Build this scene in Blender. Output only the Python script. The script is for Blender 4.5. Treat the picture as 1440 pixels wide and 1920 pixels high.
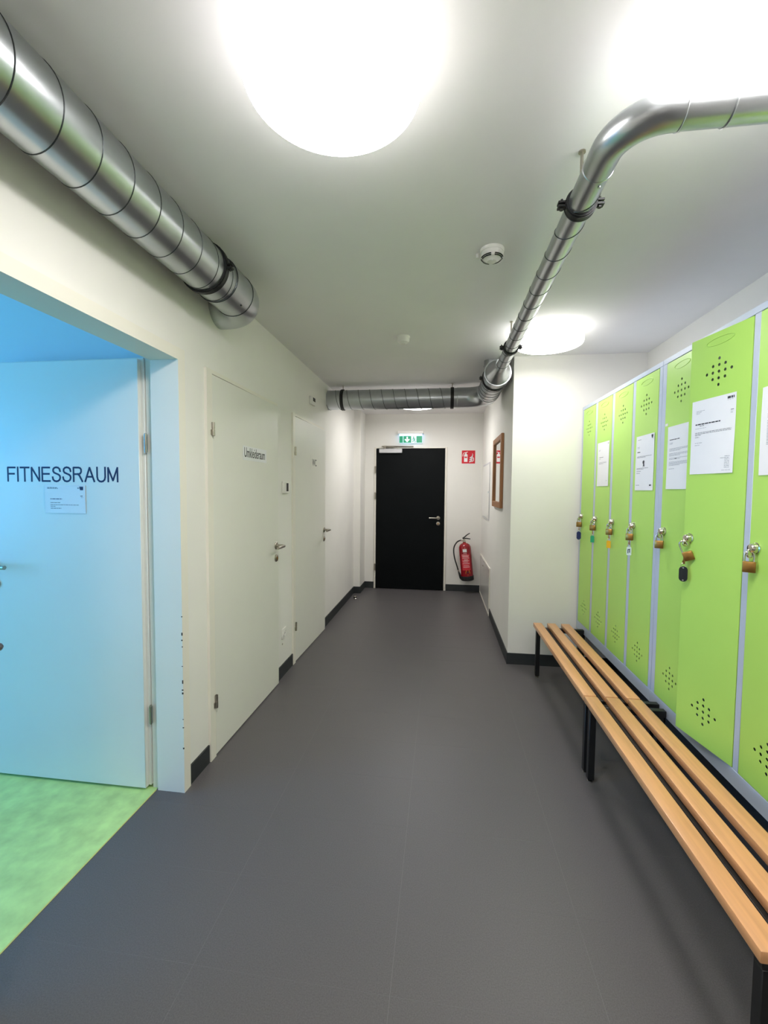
import bpy, bmesh, math, random
from mathutils import Vector, Matrix
random.seed(7)
for o in list(bpy.data.objects): bpy.data.objects.remove(o)
S = bpy.context.scene
COL = S.collection
PI = math.pi

# ---------------------------------------------------------------- camera
CAM_H, F_PX = 1.4195, 818.7
YAW, PITCH, ROLL = math.radians(7.483), math.radians(2.9415), math.radians(0.4823)
fw = Vector((-math.sin(YAW)*math.cos(PITCH), math.cos(YAW)*math.cos(PITCH), -math.sin(PITCH)))
rt = Vector((math.cos(YAW), math.sin(YAW), 0)); up = rt.cross(fw)
rt2 = rt*math.cos(ROLL) + up*math.sin(ROLL); up2 = -rt*math.sin(ROLL) + up*math.cos(ROLL)
cd = bpy.data.cameras.new('camera'); cam = bpy.data.objects.new('camera', cd); COL.objects.link(cam)
cd.sensor_fit = 'HORIZONTAL'; cd.sensor_width = 36; cd.lens = F_PX/1440*36
cd.clip_start = 0.02
m = Matrix((rt2, up2, -fw)).transposed().to_4x4(); m.translation = (0, 0, CAM_H)
cam.matrix_world = m
S.camera = cam

# ---------------------------------------------------------------- world, daylight, exposure
LAMP_POWER = 8.8          # emission strength of the drum lamps
DAY_POWER = 52
w = bpy.data.worlds.new('world'); S.world = w; w.use_nodes = True
bg = w.node_tree.nodes['Background']
bg.inputs[0].default_value = (0.25, 0.6, 1.0, 1); bg.inputs[1].default_value = 0.6
ld = bpy.data.lights.new('window_daylight', 'AREA'); ld.shape = 'RECTANGLE'; ld.size = 3.0; ld.size_y = 1.5
ld.energy = DAY_POWER; ld.color = (0.07, 0.39, 0.95)
lo = bpy.data.objects.new('window_daylight', ld); COL.objects.link(lo)
lo.location = (-4.98, -0.1, 1.55); lo.rotation_euler = (0, -PI/2, 0)
S.view_settings.view_transform = 'Standard'; S.view_settings.look = 'None'
S.view_settings.gamma = 1; S.view_settings.use_curve_mapping = False
S.view_settings.exposure = 2.12

# ---------------------------------------------------------------- materials
def lin(c):
    return tuple((x/255/12.92 if x/255 <= .04045 else ((x/255+.055)/1.055)**2.4) for x in c)
M = {}
def mat(name, rgb, rough=.5, metal=0, noise=0.0, nscale=8, bump=0, bscale=200, emit=0, spec=.5, stretch=None, coat=0, ecol=None):
    mt = bpy.data.materials.new(name); mt.use_nodes = True
    nt = mt.node_tree; b = nt.nodes['Principled BSDF']
    c = lin(rgb)
    b.inputs['Base Color'].default_value = (*c, 1); b.inputs['Roughness'].default_value = rough
    b.inputs['Metallic'].default_value = metal; b.inputs['Specular IOR Level'].default_value = spec
    b.inputs['Coat Weight'].default_value = coat
    if emit:
        b.inputs['Emission Color'].default_value = (*(lin(ecol) if ecol else c), 1); b.inputs['Emission Strength'].default_value = emit
    if noise or bump:
        tc = nt.nodes.new('ShaderNodeTexCoord'); mp = nt.nodes.new('ShaderNodeMapping')
        geo = nt.nodes.new('ShaderNodeNewGeometry')
        nt.links.new(geo.outputs['Position'], mp.inputs[0])
        if stretch: mp.inputs['Scale'].default_value = stretch
    if noise:
        n = nt.nodes.new('ShaderNodeTexNoise'); n.inputs['Scale'].default_value = nscale; n.inputs['Detail'].default_value = 6
        nt.links.new(mp.outputs[0], n.inputs['Vector'])
        r = nt.nodes.new('ShaderNodeValToRGB')
        r.color_ramp.elements[0].position = .3; r.color_ramp.elements[1].position = .7
        r.color_ramp.elements[0].color = (*[x*(1-noise) for x in c], 1); r.color_ramp.elements[1].color = (*[min(1, x*(1+noise)) for x in c], 1)
        nt.links.new(n.outputs[0], r.inputs[0]); nt.links.new(r.outputs[0], b.inputs['Base Color'])
    if bump:
        n2 = nt.nodes.new('ShaderNodeTexNoise'); n2.inputs['Scale'].default_value = bscale; n2.inputs['Detail'].default_value = 3
        nt.links.new(mp.outputs[0], n2.inputs['Vector'])
        bp = nt.nodes.new('ShaderNodeBump'); bp.inputs['Strength'].default_value = bump; bp.inputs['Distance'].default_value = .002
        nt.links.new(n2.outputs[0], bp.inputs['Height']); nt.links.new(bp.outputs[0], b.inputs['Normal'])
    M[name] = mt; return mt
mat('wall_paint', (236, 234, 228), .8, noise=.015, nscale=3, bump=.08, bscale=350)
mat('ceiling_paint', (240, 238, 238), .85, noise=.015, nscale=3, bump=.08, bscale=350)
mat('gym_wall_paint', (214, 224, 226), .8, noise=.02, nscale=2)
mat('vinyl', (92, 89, 90), .42, noise=.16, nscale=260, bump=.10, bscale=700, spec=.35)
mat('vinyl_joint', (118, 115, 116), .7, noise=.05)
mat('linoleum', (188, 220, 140), .45, noise=.16, nscale=14, bump=.03, bscale=60)
mat('skirting', (44, 48, 50), .5, noise=.08, nscale=20)
mat('metal_strip', (150, 152, 155), .35, 1)
mat('door_white', (232, 231, 222), .38, noise=.012, nscale=4)
mat('frame_white', (236, 232, 220), .45, noise=.012, nscale=4)
mat('door_black', (7, 11, 13), .6, noise=.10, nscale=6, spec=.12)
mat('steel', (178, 172, 160), .28, 1, noise=.04, nscale=30)
mat('chrome', (215, 212, 200), .14, 1)
mat('brass', (176, 134, 74), .3, 1, noise=.06, nscale=60)
mat('zinc', (190, 194, 197), .30, 1, noise=.10, nscale=5, stretch=(1, 1, 1), bump=.02, bscale=30)
mat('zinc_seam', (78, 82, 84), .45, 1)
mat('light_grey', (204, 204, 206), .4, noise=.02)
mat('rubber', (22, 23, 24), .6, noise=.1)
mat('locker_grey', (186, 197, 214), .42, noise=.02)
mat('locker_green', (180, 224, 104), .40, noise=.02, nscale=3)
mat('locker_inside', (60, 64, 60), .8, noise=.05)
mat('paper', (238, 238, 240), .7, noise=.012, nscale=12)
mat('ink', (60, 60, 66), .8)
mat('ink_pale', (150, 152, 160), .8)
mat('ink_navy', (22, 30, 72), .6)
mat('lettering_black', (28, 28, 30), .6)
mat('beech', (214, 158, 110), .38, noise=.10, nscale=1, stretch=(60, 3.5, 60), coat=.15)
mat('black_steel', (20, 21, 22), .45, noise=.1)
mat('plastic_white', (236, 234, 228), .4, noise=.01)
mat('plastic_dark', (16, 16, 18), .25)
mat('lamp_diffuser', (255, 253, 248), .5, emit=LAMP_POWER, ecol=(255, 252, 250))
mat('lamp_diffuser_side', (255, 253, 248), .5, emit=LAMP_POWER*.09, ecol=(255, 252, 250))
mat('lamp_diffuser_dim', (255, 253, 248), .5, emit=LAMP_POWER*.62, ecol=(255, 252, 250))
mat('lamp_rim', (235, 235, 235), .4)
mat('mirror_glass', (235, 238, 238), .02, 1)
mat('oak', (158, 108, 66), .5, noise=.16, nscale=2, stretch=(30, 30, 3))
mat('panel_gloss', (224, 222, 216), .12, noise=.01)
mat('sign_red', (214, 22, 44), .4, noise=.02)
mat('sign_white', (245, 245, 245), .5)
mat('exit_green', (0, 140, 96), .4, emit=.10)
mat('exit_white', (235, 250, 250), .4, emit=.22)
mat('exit_led', (150, 205, 255), .4, emit=1.3)
mat('exit_clear', (205, 235, 250), .3, emit=.14)
mat('ext_red', (146, 10, 26), .22, noise=.04, coat=.4)
mat('ext_label', (214, 48, 62), .35, noise=.05)
mat('ext_text', (240, 200, 200), .5)
mat('tag_blue', (28, 40, 92), .35); mat('tag_green', (40, 170, 120), .35); mat('tag_yellow', (246, 186, 20), .35)
mat('tag_white', (228, 238, 236), .35); mat('tag_black', (14, 15, 17), .25)
mat('yellow', (228, 202, 36), .4); mat('grip_brown', (96, 86, 84), .4, noise=.1)
mat('chip', (60, 48, 42), .8); mat('gold_trim', (206, 200, 110), .4)
# glass pane for the gym window
g = bpy.data.materials.new('pane_glass'); g.use_nodes = True; nt = g.node_tree; nt.nodes.clear()
out = nt.nodes.new('ShaderNodeOutputMaterial'); mx = nt.nodes.new('ShaderNodeMixShader'); tr = nt.nodes.new('ShaderNodeBsdfTransparent'); gl = nt.nodes.new('ShaderNodeBsdfGlossy')
gl.inputs['Roughness'].default_value = .05; mx.inputs[0].default_value = .08
nt.links.new(tr.outputs[0], mx.inputs[1]); nt.links.new(gl.outputs[0], mx.inputs[2]); nt.links.new(mx.outputs[0], out.inputs[0]); M['pane_glass'] = g

# ---------------------------------------------------------------- mesh helpers
class MB:
    def __init__(s): s.v = []; s.f = []
    def add(s, vs, fs):
        n = len(s.v); s.v += [Vector(p) for p in vs]; s.f += [[i+n for i in q] for q in fs]; return s
    def box(s, x0, x1, y0, y1, z0, z1, bev=0, seg=1):
        if bev:
            bm = bmesh.new(); bmesh.ops.create_cube(bm, size=1)
            for v in bm.verts: v.co = Vector(((x0+x1)/2+v.co.x*(x1-x0), (y0+y1)/2+v.co.y*(y1-y0), (z0+z1)/2+v.co.z*(z1-z0)))
            bmesh.ops.bevel(bm, geom=bm.edges[:], offset=bev, segments=seg, affect='EDGES', profile=.5)
            bm.verts.index_update(); s.add([v.co.copy() for v in bm.verts], [[v.index for v in f.verts] for f in bm.faces]); bm.free(); return s
        vs = [(x, y, z) for x in (x0, x1) for y in (y0, y1) for z in (z0, z1)]
        return s.add(vs, [(0,1,3,2),(4,6,7,5),(0,4,5,1),(2,3,7,6),(0,2,6,4),(1,5,7,3)])
    def cyl(s, p0, p1, r0, r1=None, n=20, caps=True):
        if r1 is None: r1 = r0
        return s.loft([p0, p1], [r0, r1], n, caps)
    def loft(s, path, radii, n=16, caps=True, closed=False):
        P = [Vector(p) for p in path]; K = len(P)
        if not hasattr(radii, '__len__'): radii = [radii]*K
        def tan(i):
            if closed: return (P[(i+1) % K]-P[i-1]).normalized()
            a = P[max(0, i-1)]; b = P[min(K-1, i+1)]; return (b-a).normalized()
        t0 = tan(0); ref = Vector((0, 0, 1)) if abs(t0.z) < .9 else Vector((1, 0, 0))
        nrm = (ref - t0*ref.dot(t0)).normalized(); vs = []; fs = []
        for i in range(K):
            t = tan(i); nrm = (nrm - t*nrm.dot(t)).normalized(); bn = t.cross(nrm)
            for k in range(n):
                a = 2*PI*k/n; vs.append(P[i]+(nrm*math.cos(a)+bn*math.sin(a))*radii[i])
        R = K if closed else K-1
        for i in range(R):
            j = (i+1) % K
            for k in range(n): fs.append((i*n+k, i*n+(k+1) % n, j*n+(k+1) % n, j*n+k))
        if caps and not closed: fs.append(tuple(range(n))[::-1]); fs.append(tuple((K-1)*n+k for k in range(n)))
        return s.add(vs, fs)
    def lathe(s, c, axis, prof, n=32):          # prof: (distance along axis, radius)
        c = Vector(c); ax = Vector(axis).normalized()
        path = [c+ax*d for d, r in prof]
        ref = Vector((0, 0, 1)) if abs(ax.z) < .9 else Vector((1, 0, 0)); e1 = (ref-ax*ref.dot(ax)).normalized(); e2 = ax.cross(e1)
        vs = []; fs = []
        for (d, r), p in zip(prof, path):
            for k in range(n):
                a = 2*PI*k/n; vs.append(p+(e1*math.cos(a)+e2*math.sin(a))*max(r, 1e-5))
        for i in range(len(prof)-1):
            for k in range(n): fs.append((i*n+k, i*n+(k+1) % n, (i+1)*n+(k+1) % n, (i+1)*n+k))
        fs.append(tuple(range(n))[::-1]); fs.append(tuple((len(prof)-1)*n+k for k in range(n)))
        return s.add(vs, fs)
    def ring(s, c, axis, R, r, n=36, k=8, sx=1.0):
        c = Vector(c); ax = Vector(axis).normalized(); ref = Vector((0, 0, 1)) if abs(ax.z) < .9 else Vector((1, 0, 0))
        e1 = (ref-ax*ref.dot(ax)).normalized(); e2 = ax.cross(e1)
        return s.loft([c+e1*R*math.cos(2*PI*i/n)+e2*R*sx*math.sin(2*PI*i/n) for i in range(n)], r, k, closed=True)
    def prism(s, pts, d):                       # polygon pts extruded by d
        d = Vector(d); n = len(pts); vs = [Vector(p) for p in pts]; vs += [v+d for v in vs]
        return s.add(vs, [tuple(range(n))[::-1], tuple(range(n, 2*n))]+[(i, (i+1) % n, n+(i+1) % n, n+i) for i in range(n)])
    def xf(s, mtx): s.v = [mtx @ v for v in s.v]; return s
ORG = {}
def finish(name, mb, material, parent=None, loc=None, smooth=True, angle=38):
    if parent is not None: org = ORG[parent.name]
    elif loc is not None: org = Vector(loc)
    else:
        xs = [v.x for v in mb.v]; ys = [v.y for v in mb.v]; zs = [v.z for v in mb.v]
        org = Vector(((min(xs)+max(xs))/2, (min(ys)+max(ys))/2, min(zs)))
    me = bpy.data.meshes.new(name); me.from_pydata([v-org for v in mb.v], [], mb.f)
    bm = bmesh.new(); bm.from_mesh(me); bmesh.ops.recalc_face_normals(bm, faces=bm.faces[:]); bm.to_mesh(me); bm.free()
    if smooth:
        me.polygons.foreach_set('use_smooth', [True]*len(me.polygons)); me.set_sharp_from_angle(angle=math.radians(angle))
    me.materials.append(M[material])
    o = bpy.data.objects.new(name, me); COL.objects.link(o)
    if parent is not None: o.parent = parent
    else: o.location = org
    ORG[o.name] = org
    return o
def tag(o, label, cat, group=None):
    o['label'] = label; o['category'] = cat
    if group: o['group'] = group
    return o
def struct(o): o['kind'] = 'structure'; return o
def empty(name, loc):
    o = bpy.data.objects.new(name, None); COL.objects.link(o); o.location = loc; o.empty_display_size = .05; ORG[o.name] = Vector(loc); return o
def thing(name, loc, label, cat, group=None): return tag(empty(name, loc), label, cat, group)
def curve_mesh(cu):
    o = bpy.data.objects.new('tmp', cu); COL.objects.link(o)
    bpy.context.view_layer.update()
    me = bpy.data.meshes.new_from_object(o.evaluated_get(bpy.context.evaluated_depsgraph_get()))
    bpy.data.objects.remove(o); bpy.data.curves.remove(cu)
    vs = [v.co.copy() for v in me.vertices]; fs = [list(p.vertices) for p in me.polygons]; bpy.data.meshes.remove(me)
    return vs, fs
def text(s, p0, right, upv, width, height, th=.0008):
    cu = bpy.data.curves.new('t', 'FONT'); cu.body = s; cu.extrude = .005; cu.resolution_u = 4
    vs, fs = curve_mesh(cu)
    x0 = min(v.x for v in vs); x1 = max(v.x for v in vs); y0 = min(v.y for v in vs); y1 = max(v.y for v in vs)
    right = Vector(right); upv = Vector(upv); nr = right.cross(upv); p0 = Vector(p0); mb = MB()
    return mb.add([p0+right*((v.x-x0)/(x1-x0)*width)+upv*((v.y-y0)/(y1-y0)*height)+nr*(th*(v.z/.01+.5)) for v in vs], fs)

# ---------------------------------------------------------------- dimensions
A, B1, B2, YC, YB, H = -1.177, 0.556, 1.545, 3.6225, 6.175, 2.4814
BACK = -2.6
GX0, GY0, GY1 = -4.85, -2.3, 1.95        # gym beyond the open door
A2 = -1.31                               # gym side of that wall

# ================================================================ SETTING
fl = struct(finish('floor', MB().box(-1.31, 1.66, BACK-.1, YB+.15, -.06, -.0003), 'vinyl_joint'))
tw, th_ = .59, .308
proto = {}
def cuts(lo, hi, off, step):
    k = math.ceil((lo-off)/step); c = [lo]
    while off+k*step < hi:
        if off+k*step > lo+1e-4: c.append(off+k*step)
        k += 1
    return c+[hi]
for y0, y1 in zip(*(lambda c: (c[:-1], c[1:]))(cuts(BACK, YB, 1.148, th_))):
    x_hi = B2 if (y0+y1)/2 < YC else B1
    for x0, x1 in zip(*(lambda c: (c[:-1], c[1:]))(cuts(A2+.002, x_hi, -.123, tw))):
        gp = .0004; key = (round(x1-x0, 4), round(y1-y0, 4))
        if key not in proto:
            t = finish('floor_tile', MB().box(0, x1-x0-2*gp, 0, y1-y0-2*gp, -.0003, 0), 'vinyl', loc=(0, 0, 0), smooth=False); proto[key] = t
        else:
            t = proto[key].copy(); COL.objects.link(t)
        t.parent = fl; t.location = Vector((x0+gp, y0+gp, 0))-ORG[fl.name]
struct(finish('floor_gym', MB().box(GX0, A2, GY0, GY1, -.06, 0), 'linoleum'))
struct(finish('trim_1', MB().box(A2-.002, A2+.003, .93, 1.83, -.01, .0012), 'gold_trim'))
struct(finish('ceiling', MB().box(A-.02, 1.66, BACK-.1, YB+.15, H, H+.12), 'ceiling_paint'))
struct(finish('ceiling_gym', MB().box(GX0-.1, A2+.02, GY0-.1, GY1+.1, H+.0005, H+.12), 'ceiling_paint'))
# left wall with three openings
UY0, UY1, WY0, WY1 = 2.10, 2.965, 3.375, 4.225          # opening edges behind the two closed leaves
FY0, FY1 = .93, 1.845
wl = MB()
for y0, y1 in ((BACK, FY0-.015), (FY1+.015, UY0), (UY1, WY0), (WY1, YB)): wl.box(A2, A, y0, y1, 0, H)
wl.box(A2, A, FY0-.015, FY1+.015, 2.005, H)
for y0, y1 in ((UY0, UY1), (WY0, WY1)): wl.box(A2, A, y0, y1, 1.995, H).box(A2-.03, A2, y0-.02, y1+.02, 0, 2.02)  # lintels, plus unseen backings added to block sky light at the leaf gaps
struct(finish('wall_left', wl, 'wall_paint', smooth=False))
pr = MB().box(A-.001, -1.088, 5.815, YB, 0, H)
struct(finish('wall_left_pier', pr, 'wall_paint', smooth=False))
BD0, BD1 = -.93, .047
wb = MB().box(A2, BD0, YB, YB+.14, 0, H).box(BD1, B1+.1, YB, YB+.14, 0, H).box(BD0, BD1, YB, YB+.14, 2.002, H).box(BD0, BD1, YB+.10, YB+.14, 0, 2.002)  # last box: unseen backing added behind the leaf against leaking world light
struct(finish('wall_back', wb, 'wall_paint', smooth=False))
struct(finish('wall_right_block', MB().box(B1, B2+.1, YC, YB, 0, H), 'wall_paint', smooth=False))
struct(finish('wall_right', MB().box(B2, B2+.1, BACK, YC, 0, H), 'wall_paint', smooth=False))
struct(finish('wall_front', MB().box(A2, B2+.1, BACK-.1, BACK, 0, H), 'wall_paint', smooth=False))
struct(finish('wall_gym_back', MB().box(GX0-.1, A2, GY1, GY1+.1, 0, H), 'gym_wall_paint', smooth=False))
struct(finish('wall_gym_front', MB().box(GX0-.1, A2, GY0-.1, GY0, 0, H), 'gym_wall_paint', smooth=False))
gw = MB().box(GX0-.1, GX0, GY0, -1.6, 0, H).box(GX0-.1, GX0, 1.4, GY1, 0, H).box(GX0-.1, GX0, -1.6, 1.4, 0, .8).box(GX0-.1, GX0, -1.6, 1.4, 2.3, H)
struct(finish('wall_gym_window', gw, 'gym_wall_paint', smooth=False))
w1 = struct(empty('window_1', (GX0-.05, -.1, .8)))
fr = MB()
for y in (-1.6, -.625, .375, 1.35): fr.box(GX0-.08, GX0-.02, y, y+.05, .8, 2.3)
for z in (.8, 2.25): fr.box(GX0-.08, GX0-.02, -1.55, 1.35, z, z+.05)
finish('window_frame', fr, 'frame_white', w1)
for y in (-1.55, -.575, .425): finish('pane', MB().box(GX0-.053, GX0-.047, y, y+.925, .85, 2.25), 'pane_glass', w1)
# baseboards
def bb(name, *boxes):
    mb = MB()
    for b in boxes: mb.box(*b)
    struct(finish(name, mb, 'skirting', smooth=False))
BH, BT = .092, .008
bb('baseboard_left', (A, A+BT, 1.877, 2.058, 0, BH))
bb('baseboard_left', (A, A+BT, 3.01, 3.335, 0, BH))
bb('baseboard_left', (A, A+BT, 4.27, 5.815, 0, BH))
bb('baseboard_left', (A+BT, -1.088+BT, 5.815-BT, 5.815, 0, BH), (-1.088, -1.088+BT, 5.815, YB, 0, BH))
bb('baseboard_left', (A, A+BT, BACK, .88, 0, BH))
bb('baseboard_back', (-1.08, -.955, YB-BT, YB, 0, BH))
bb('baseboard_back', (.075, B1, YB-BT, YB, 0, BH))
bb('baseboard_right', (B1-BT, B1, YC-BT, 4.965, 0, BH), (B1, B2, YC-BT, YC, 0, BH))
bb('baseboard_right', (B2-BT, B2, BACK, YC-BT, 0, BH))

# ================================================================ DOORS
def lever(parent, o, n, d, mat_='steel', reach=.066, length=.125, r=.0098):
    """round rosette at o, neck along n, lever along d"""
    o = Vector(o); n = Vector(n); d = Vector(d)
    path = [o, o+n*(reach-.016)]
    for i in range(1, 6):
        a = i/5*PI/2; path.append(o+n*(reach-.016+.016*math.sin(a))+d*(.016*(1-math.cos(a))))
    path += [o+n*reach+d*length]
    hd = finish('door_handle', MB().loft(path, r, 14), mat_, parent)
    finish('rosette', MB().lathe(o-n*.001, n, [(0, .026), (.006, .026), (.009, .023), (.0095, .012)], 28), mat_, hd)
    return hd
def keyhole(parent, o, n, mat_='steel'):
    o = Vector(o); n = Vector(n)
    k = finish('lock_rosette', MB().lathe(o-n*.001, n, [(0, .026), (.006, .026), (.009, .022)], 28), mat_, parent)
    finish('lock_cylinder', MB().cyl(o+n*.006, o+n*.012, .0095, n=16).box(*sum(([min(a, b), max(a, b)] for a, b in zip(o+n*.006-Vector((abs(n.y)*.004, abs(n.x)*.004, .019)), o+n*.0105+Vector((abs(n.y)*.004, abs(n.x)*.004, 0)))), [])), 'brass', k)
def side_door(name, y0, y1, zt, xh, xf, label_y, wsign):
    d = struct(empty(name, (A, (y0+y1)/2, 0)))
    fr = MB()
    cw, pt = .052, .014
    # casing and lining
    fr.box(A-.001, A+pt, y0-cw, y0, 0, zt+cw-.03)
    fr.box(A-.001, A+pt, y1-.005, y1+.018, 0, zt+cw-.03)
    fr.box(A-.001, A+pt, y0, y1-.005, zt+.002, zt+cw-.03)
    fr.box(A2, A-.052, y0-.012, y0+.012, 0, zt-.006).box(A2, A-.052, y1-.033, y1-.018, 0, zt-.006)
    finish('frame', fr, 'frame_white', d)
    # leaf, a finger's breadth off its stop at the lock side
    t = .042
    ang = math.atan2(xf-xh, y1-y0); ln = math.hypot(xf-xh, y1-y0)
    mb = MB().box(-.022, 0, 0.003, ln, .006, zt, .002)             # overlapping front lip
    mb.box(-t, -.022, .02, ln-.02, .008, zt-.016)
    T = Matrix.Translation((xh, y0, 0)) @ Matrix.Rotation(-ang, 4, 'Z')
    leaf = finish('leaf', mb.xf(T), 'door_white', d)
    nv = T.to_3x3() @ Vector((1, 0, 0)); dv = T.to_3x3() @ Vector((0, 1, 0))
    lever(d, T @ Vector((0, ln-.045, 1.018)), nv, -dv); keyhole(d, T @ Vector((0, ln-.045, .93)), nv)
    for z in (1.72, .30):
        h = MB().cyl((xh+.008, y0-.004, z-.034), (xh+.008, y0-.004, z-.002), .0085, n=14).cyl((xh+.008, y0-.004, z+.002), (xh+.008, y0-.004, z+.034), .0085, n=14).cyl((xh+.008, y0-.004, z-.034), (xh+.008, y0-.004, z+.034), .006, n=10)
        h.box(xh-.01, xh+.006, y0-.02, y0-.004, z-.03, z-.004)
        finish('hinge', h, 'steel', d)
    return d, T, nv, dv
d1, T1, n1, v1 = side_door('door_1', 2.113, 2.986, 1.997, A+.012, A+.024, 0, 0)
def leaf_sign(d, T, y0, yl, z0, zl, s, ty0, tyl, tz0, tzl, m_ink, m_pl='paper'):
    sg = finish('door_sign', MB().box(0, .0012, y0, y0+yl, z0, z0+zl).xf(T), m_pl, d)
    finish('lettering', text(s, (.0013, ty0, tz0), (0, 1, 0), (0, 0, 1), tyl, tzl, .0006).xf(T), m_ink, sg)
leaf_sign(d1, T1, .335, .335, 1.588, .084, 'Umkleideraum', .352, .290, 1.606, .058, 'lettering_black')
d2, T2, n2, v2 = side_door('door_2', 3.385, 4.238, 1.997, A+.010, A+.028, 0, 0)
leaf_sign(d2, T2, .40, .21, 1.59, .13, 'WC', .438, .125, 1.628, .062, 'ink', 'door_white')

# black fire door in the end wall
d3 = struct(empty('door_3', ((BD0+BD1)/2, YB, 0)))
fr = MB().box(-.953, BD0+.004, YB-.014, YB+.1, 0, 2.016, .002).box(BD1-.004, .071, YB-.014, YB+.1, 0, 2.016, .002).box(BD0+.004, BD1-.004, YB-.014, YB+.1, 2.0, 2.016, .002)
finish('frame', fr, 'frame_white', d3)
finish('leaf', MB().box(BD0+.006, BD1-.006, YB-.022, YB+.04, .007, 1.998, .003), 'door_black', d3)
lever(d3, (-.042, YB-.022, 1.029), (0, -1, 0), (-1, 0, 0), length=.125); keyhole(d3, (-.042, YB-.022, .949), (0, -1, 0))
for z in (1.70, 1.33, .31):
    finish('hinge', MB().cyl((-.938, YB-.026, z-.045), (-.938, YB-.026, z+.045), .011, n=14).cyl((-.938, YB-.026, z-.05), (-.938, YB-.026, z+.05), .006, n=10), 'steel', d3)
cl = finish('door_closer', MB().box(-.878, -.556, YB-.072, YB-.021, 1.934, 1.990, .004), 'light_grey', d3)
finish('closer_arm', MB().box(-.845, -.397, YB-.05, YB-.026, 2.022, 2.034, .002).cyl((-.80, YB-.045, 1.985), (-.80, YB-.045, 2.03), .012, n=14).box(-.82, -.66, YB-.062, YB-.040, 2.010, 2.020, .002).box(-.83, -.40, YB-.030, YB-.012, 2.018, 2.036, .002), 'steel', cl)

# the gym doorway with its leaf swung open
d4 = struct(empty('door_4', (A, FY1, 0)))
fr = MB()
ZT = 1.988
fr.box(-1.300, A+.004, FY1-.017, FY1+.014, 0, ZT+.016)
fr.box(-1.336, -1.300, FY1, FY1+.014, 0, ZT+.036)
fr.box(A-.003, A+.012, FY1-.0175, FY1+.034, 0, ZT+.052)
fr.box(-1.300, A+.004, FY0-.014, FY0+.017, 0, ZT+.016).box(-1.336, -1.300, FY0-.014, FY0, 0, ZT+.036)
fr.box(A-.003, A+.012, FY0-.05, FY0+.0175, 0, ZT+.052)
fr.box(-1.300, A+.004, FY0+.017, FY1-.017, ZT, ZT+.016).box(-1.336, -1.300, FY0, FY1, ZT+.018, ZT+.036)
fr.box(A-.003, A+.012, FY0+.0175, FY1-.0175, ZT-.0005, ZT+.052)
finish('frame', fr, 'frame_white', d4)
LY = 1.815
lf = MB().box(-2.235, -1.352, LY, LY+.022, .012, ZT+.006, .002).box(-2.215, -1.339, LY+.022, LY+.042, .014, ZT+.016, .002)
finish('leaf', lf, 'door_white', d4)
lever(d4, (-2.115, LY, 1.045), (0, -1, 0), (1, 0, 0), length=.125); keyhole(d4, (-2.115, LY, .955), (0, -1, 0))
for z in (1.62, .36):
    finish('hinge', MB().cyl((-1.331, LY+.016, z-.04), (-1.331, LY+.016, z+.04), .0075, n=12).cyl((-1.331, LY+.016, z-.045), (-1.331, LY+.016, z+.045), .005, n=10), 'steel', d4)
k = LY/1.81
GL = {'F': [[(0, 0), (0, 1), (.58, 1)], [(0, .53), (.50, .53)]], 'I': [[(0, 0), (0, 1)]], 'T': [[(0, 1), (.66, 1)], [(.33, 1), (.33, 0)]],
      'N': [[(0, 0), (0, 1), (.62, 0), (.62, 1)]], 'E': [[(.60, 0), (0, 0), (0, 1), (.58, 1)], [(0, .53), (.54, .53)]],
      'R': [[(0, 0), (0, 1), (.40, 1), (.53, .96), (.60, .86), (.60, .68), (.53, .57), (.40, .52), (0, .52)], [(.34, .52), (.46, .42), (.68, 0)]],
      'A': [[(0, 0), (.35, 1), (.70, 0)], [(.13, .33), (.57, .33)]], 'U': [[(0, 1), (0, .32), (.05, .12), (.17, .01), (.31, -.02), (.45, .01), (.57, .12), (.62, .32), (.62, 1)]],
      'M': [[(0, 0), (0, 1), (.36, .06), (.72, 1), (.72, 0)]],
      'S': [[(.60, .74), (.56, .90), (.45, .99), (.30, 1.02), (.15, .98), (.06, .88), (.05, .74), (.12, .63), (.30, .55), (.48, .48), (.58, .38), (.60, .25), (.55, .10), (.43, .01), (.29, -.02), (.13, .02), (.03, .13), (0, .28)]]}
adv = {c: max(p[0] for q in GL[c] for p in q) for c in GL}
word = 'FITNESSRAUM'; gap = .235; tot = sum(adv[c] for c in word)+gap*(len(word)-1)
x_, z_ = -2.027, CAM_H+(1.446-CAM_H)*k; ux = .566/tot; uz = .0625; lw = .0082; nl = 0
for c in word:
    lm = MB()
    for pl in GL[c]:
        pts = [(x_+px*ux, z_+pz*uz) for px, pz in pl]
        for qi, ((xa, za), (xb, zb)) in enumerate(zip(pts, pts[1:])):
            v = Vector((xb-xa, 0, zb-za)).normalized()*lw/2; n = Vector((-v.z, 0, v.x)); yy = LY-.0002-nl*.00001; nl = (nl+1) % 20
            a_ = Vector((xa, yy, za))-v*(.5 if qi else 1); b_ = Vector((xb, yy, zb))+v*(.5 if qi < len(pts)-2 else 1)
            lm.prism([a_-n, b_-n, b_+n, a_+n], (0, -.0004, 0))
    finish('letter', lm, 'ink_navy', d4); x_ += (adv[c]+gap)*ux
rc = random.Random(3)
ch = MB()
for z, hgt in ((.83, .006), (.745, .018), (.72, .008), (.69, .006), (.52, .022), (.487, .008), (.47, .012), (.35, .004), (.31, .006), (.21, .01), (.60, .004)):
    wd = .0012+rc.random()*.003; hgt *= .75; yy = FY1-.0178
    ch.box(A+.0095-wd, A+.0123, yy, yy+.0015+rc.random()*.002, z, z+hgt)
finish('paint_chips', ch, 'chip', d4)['kind'] = 'stuff'

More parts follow.
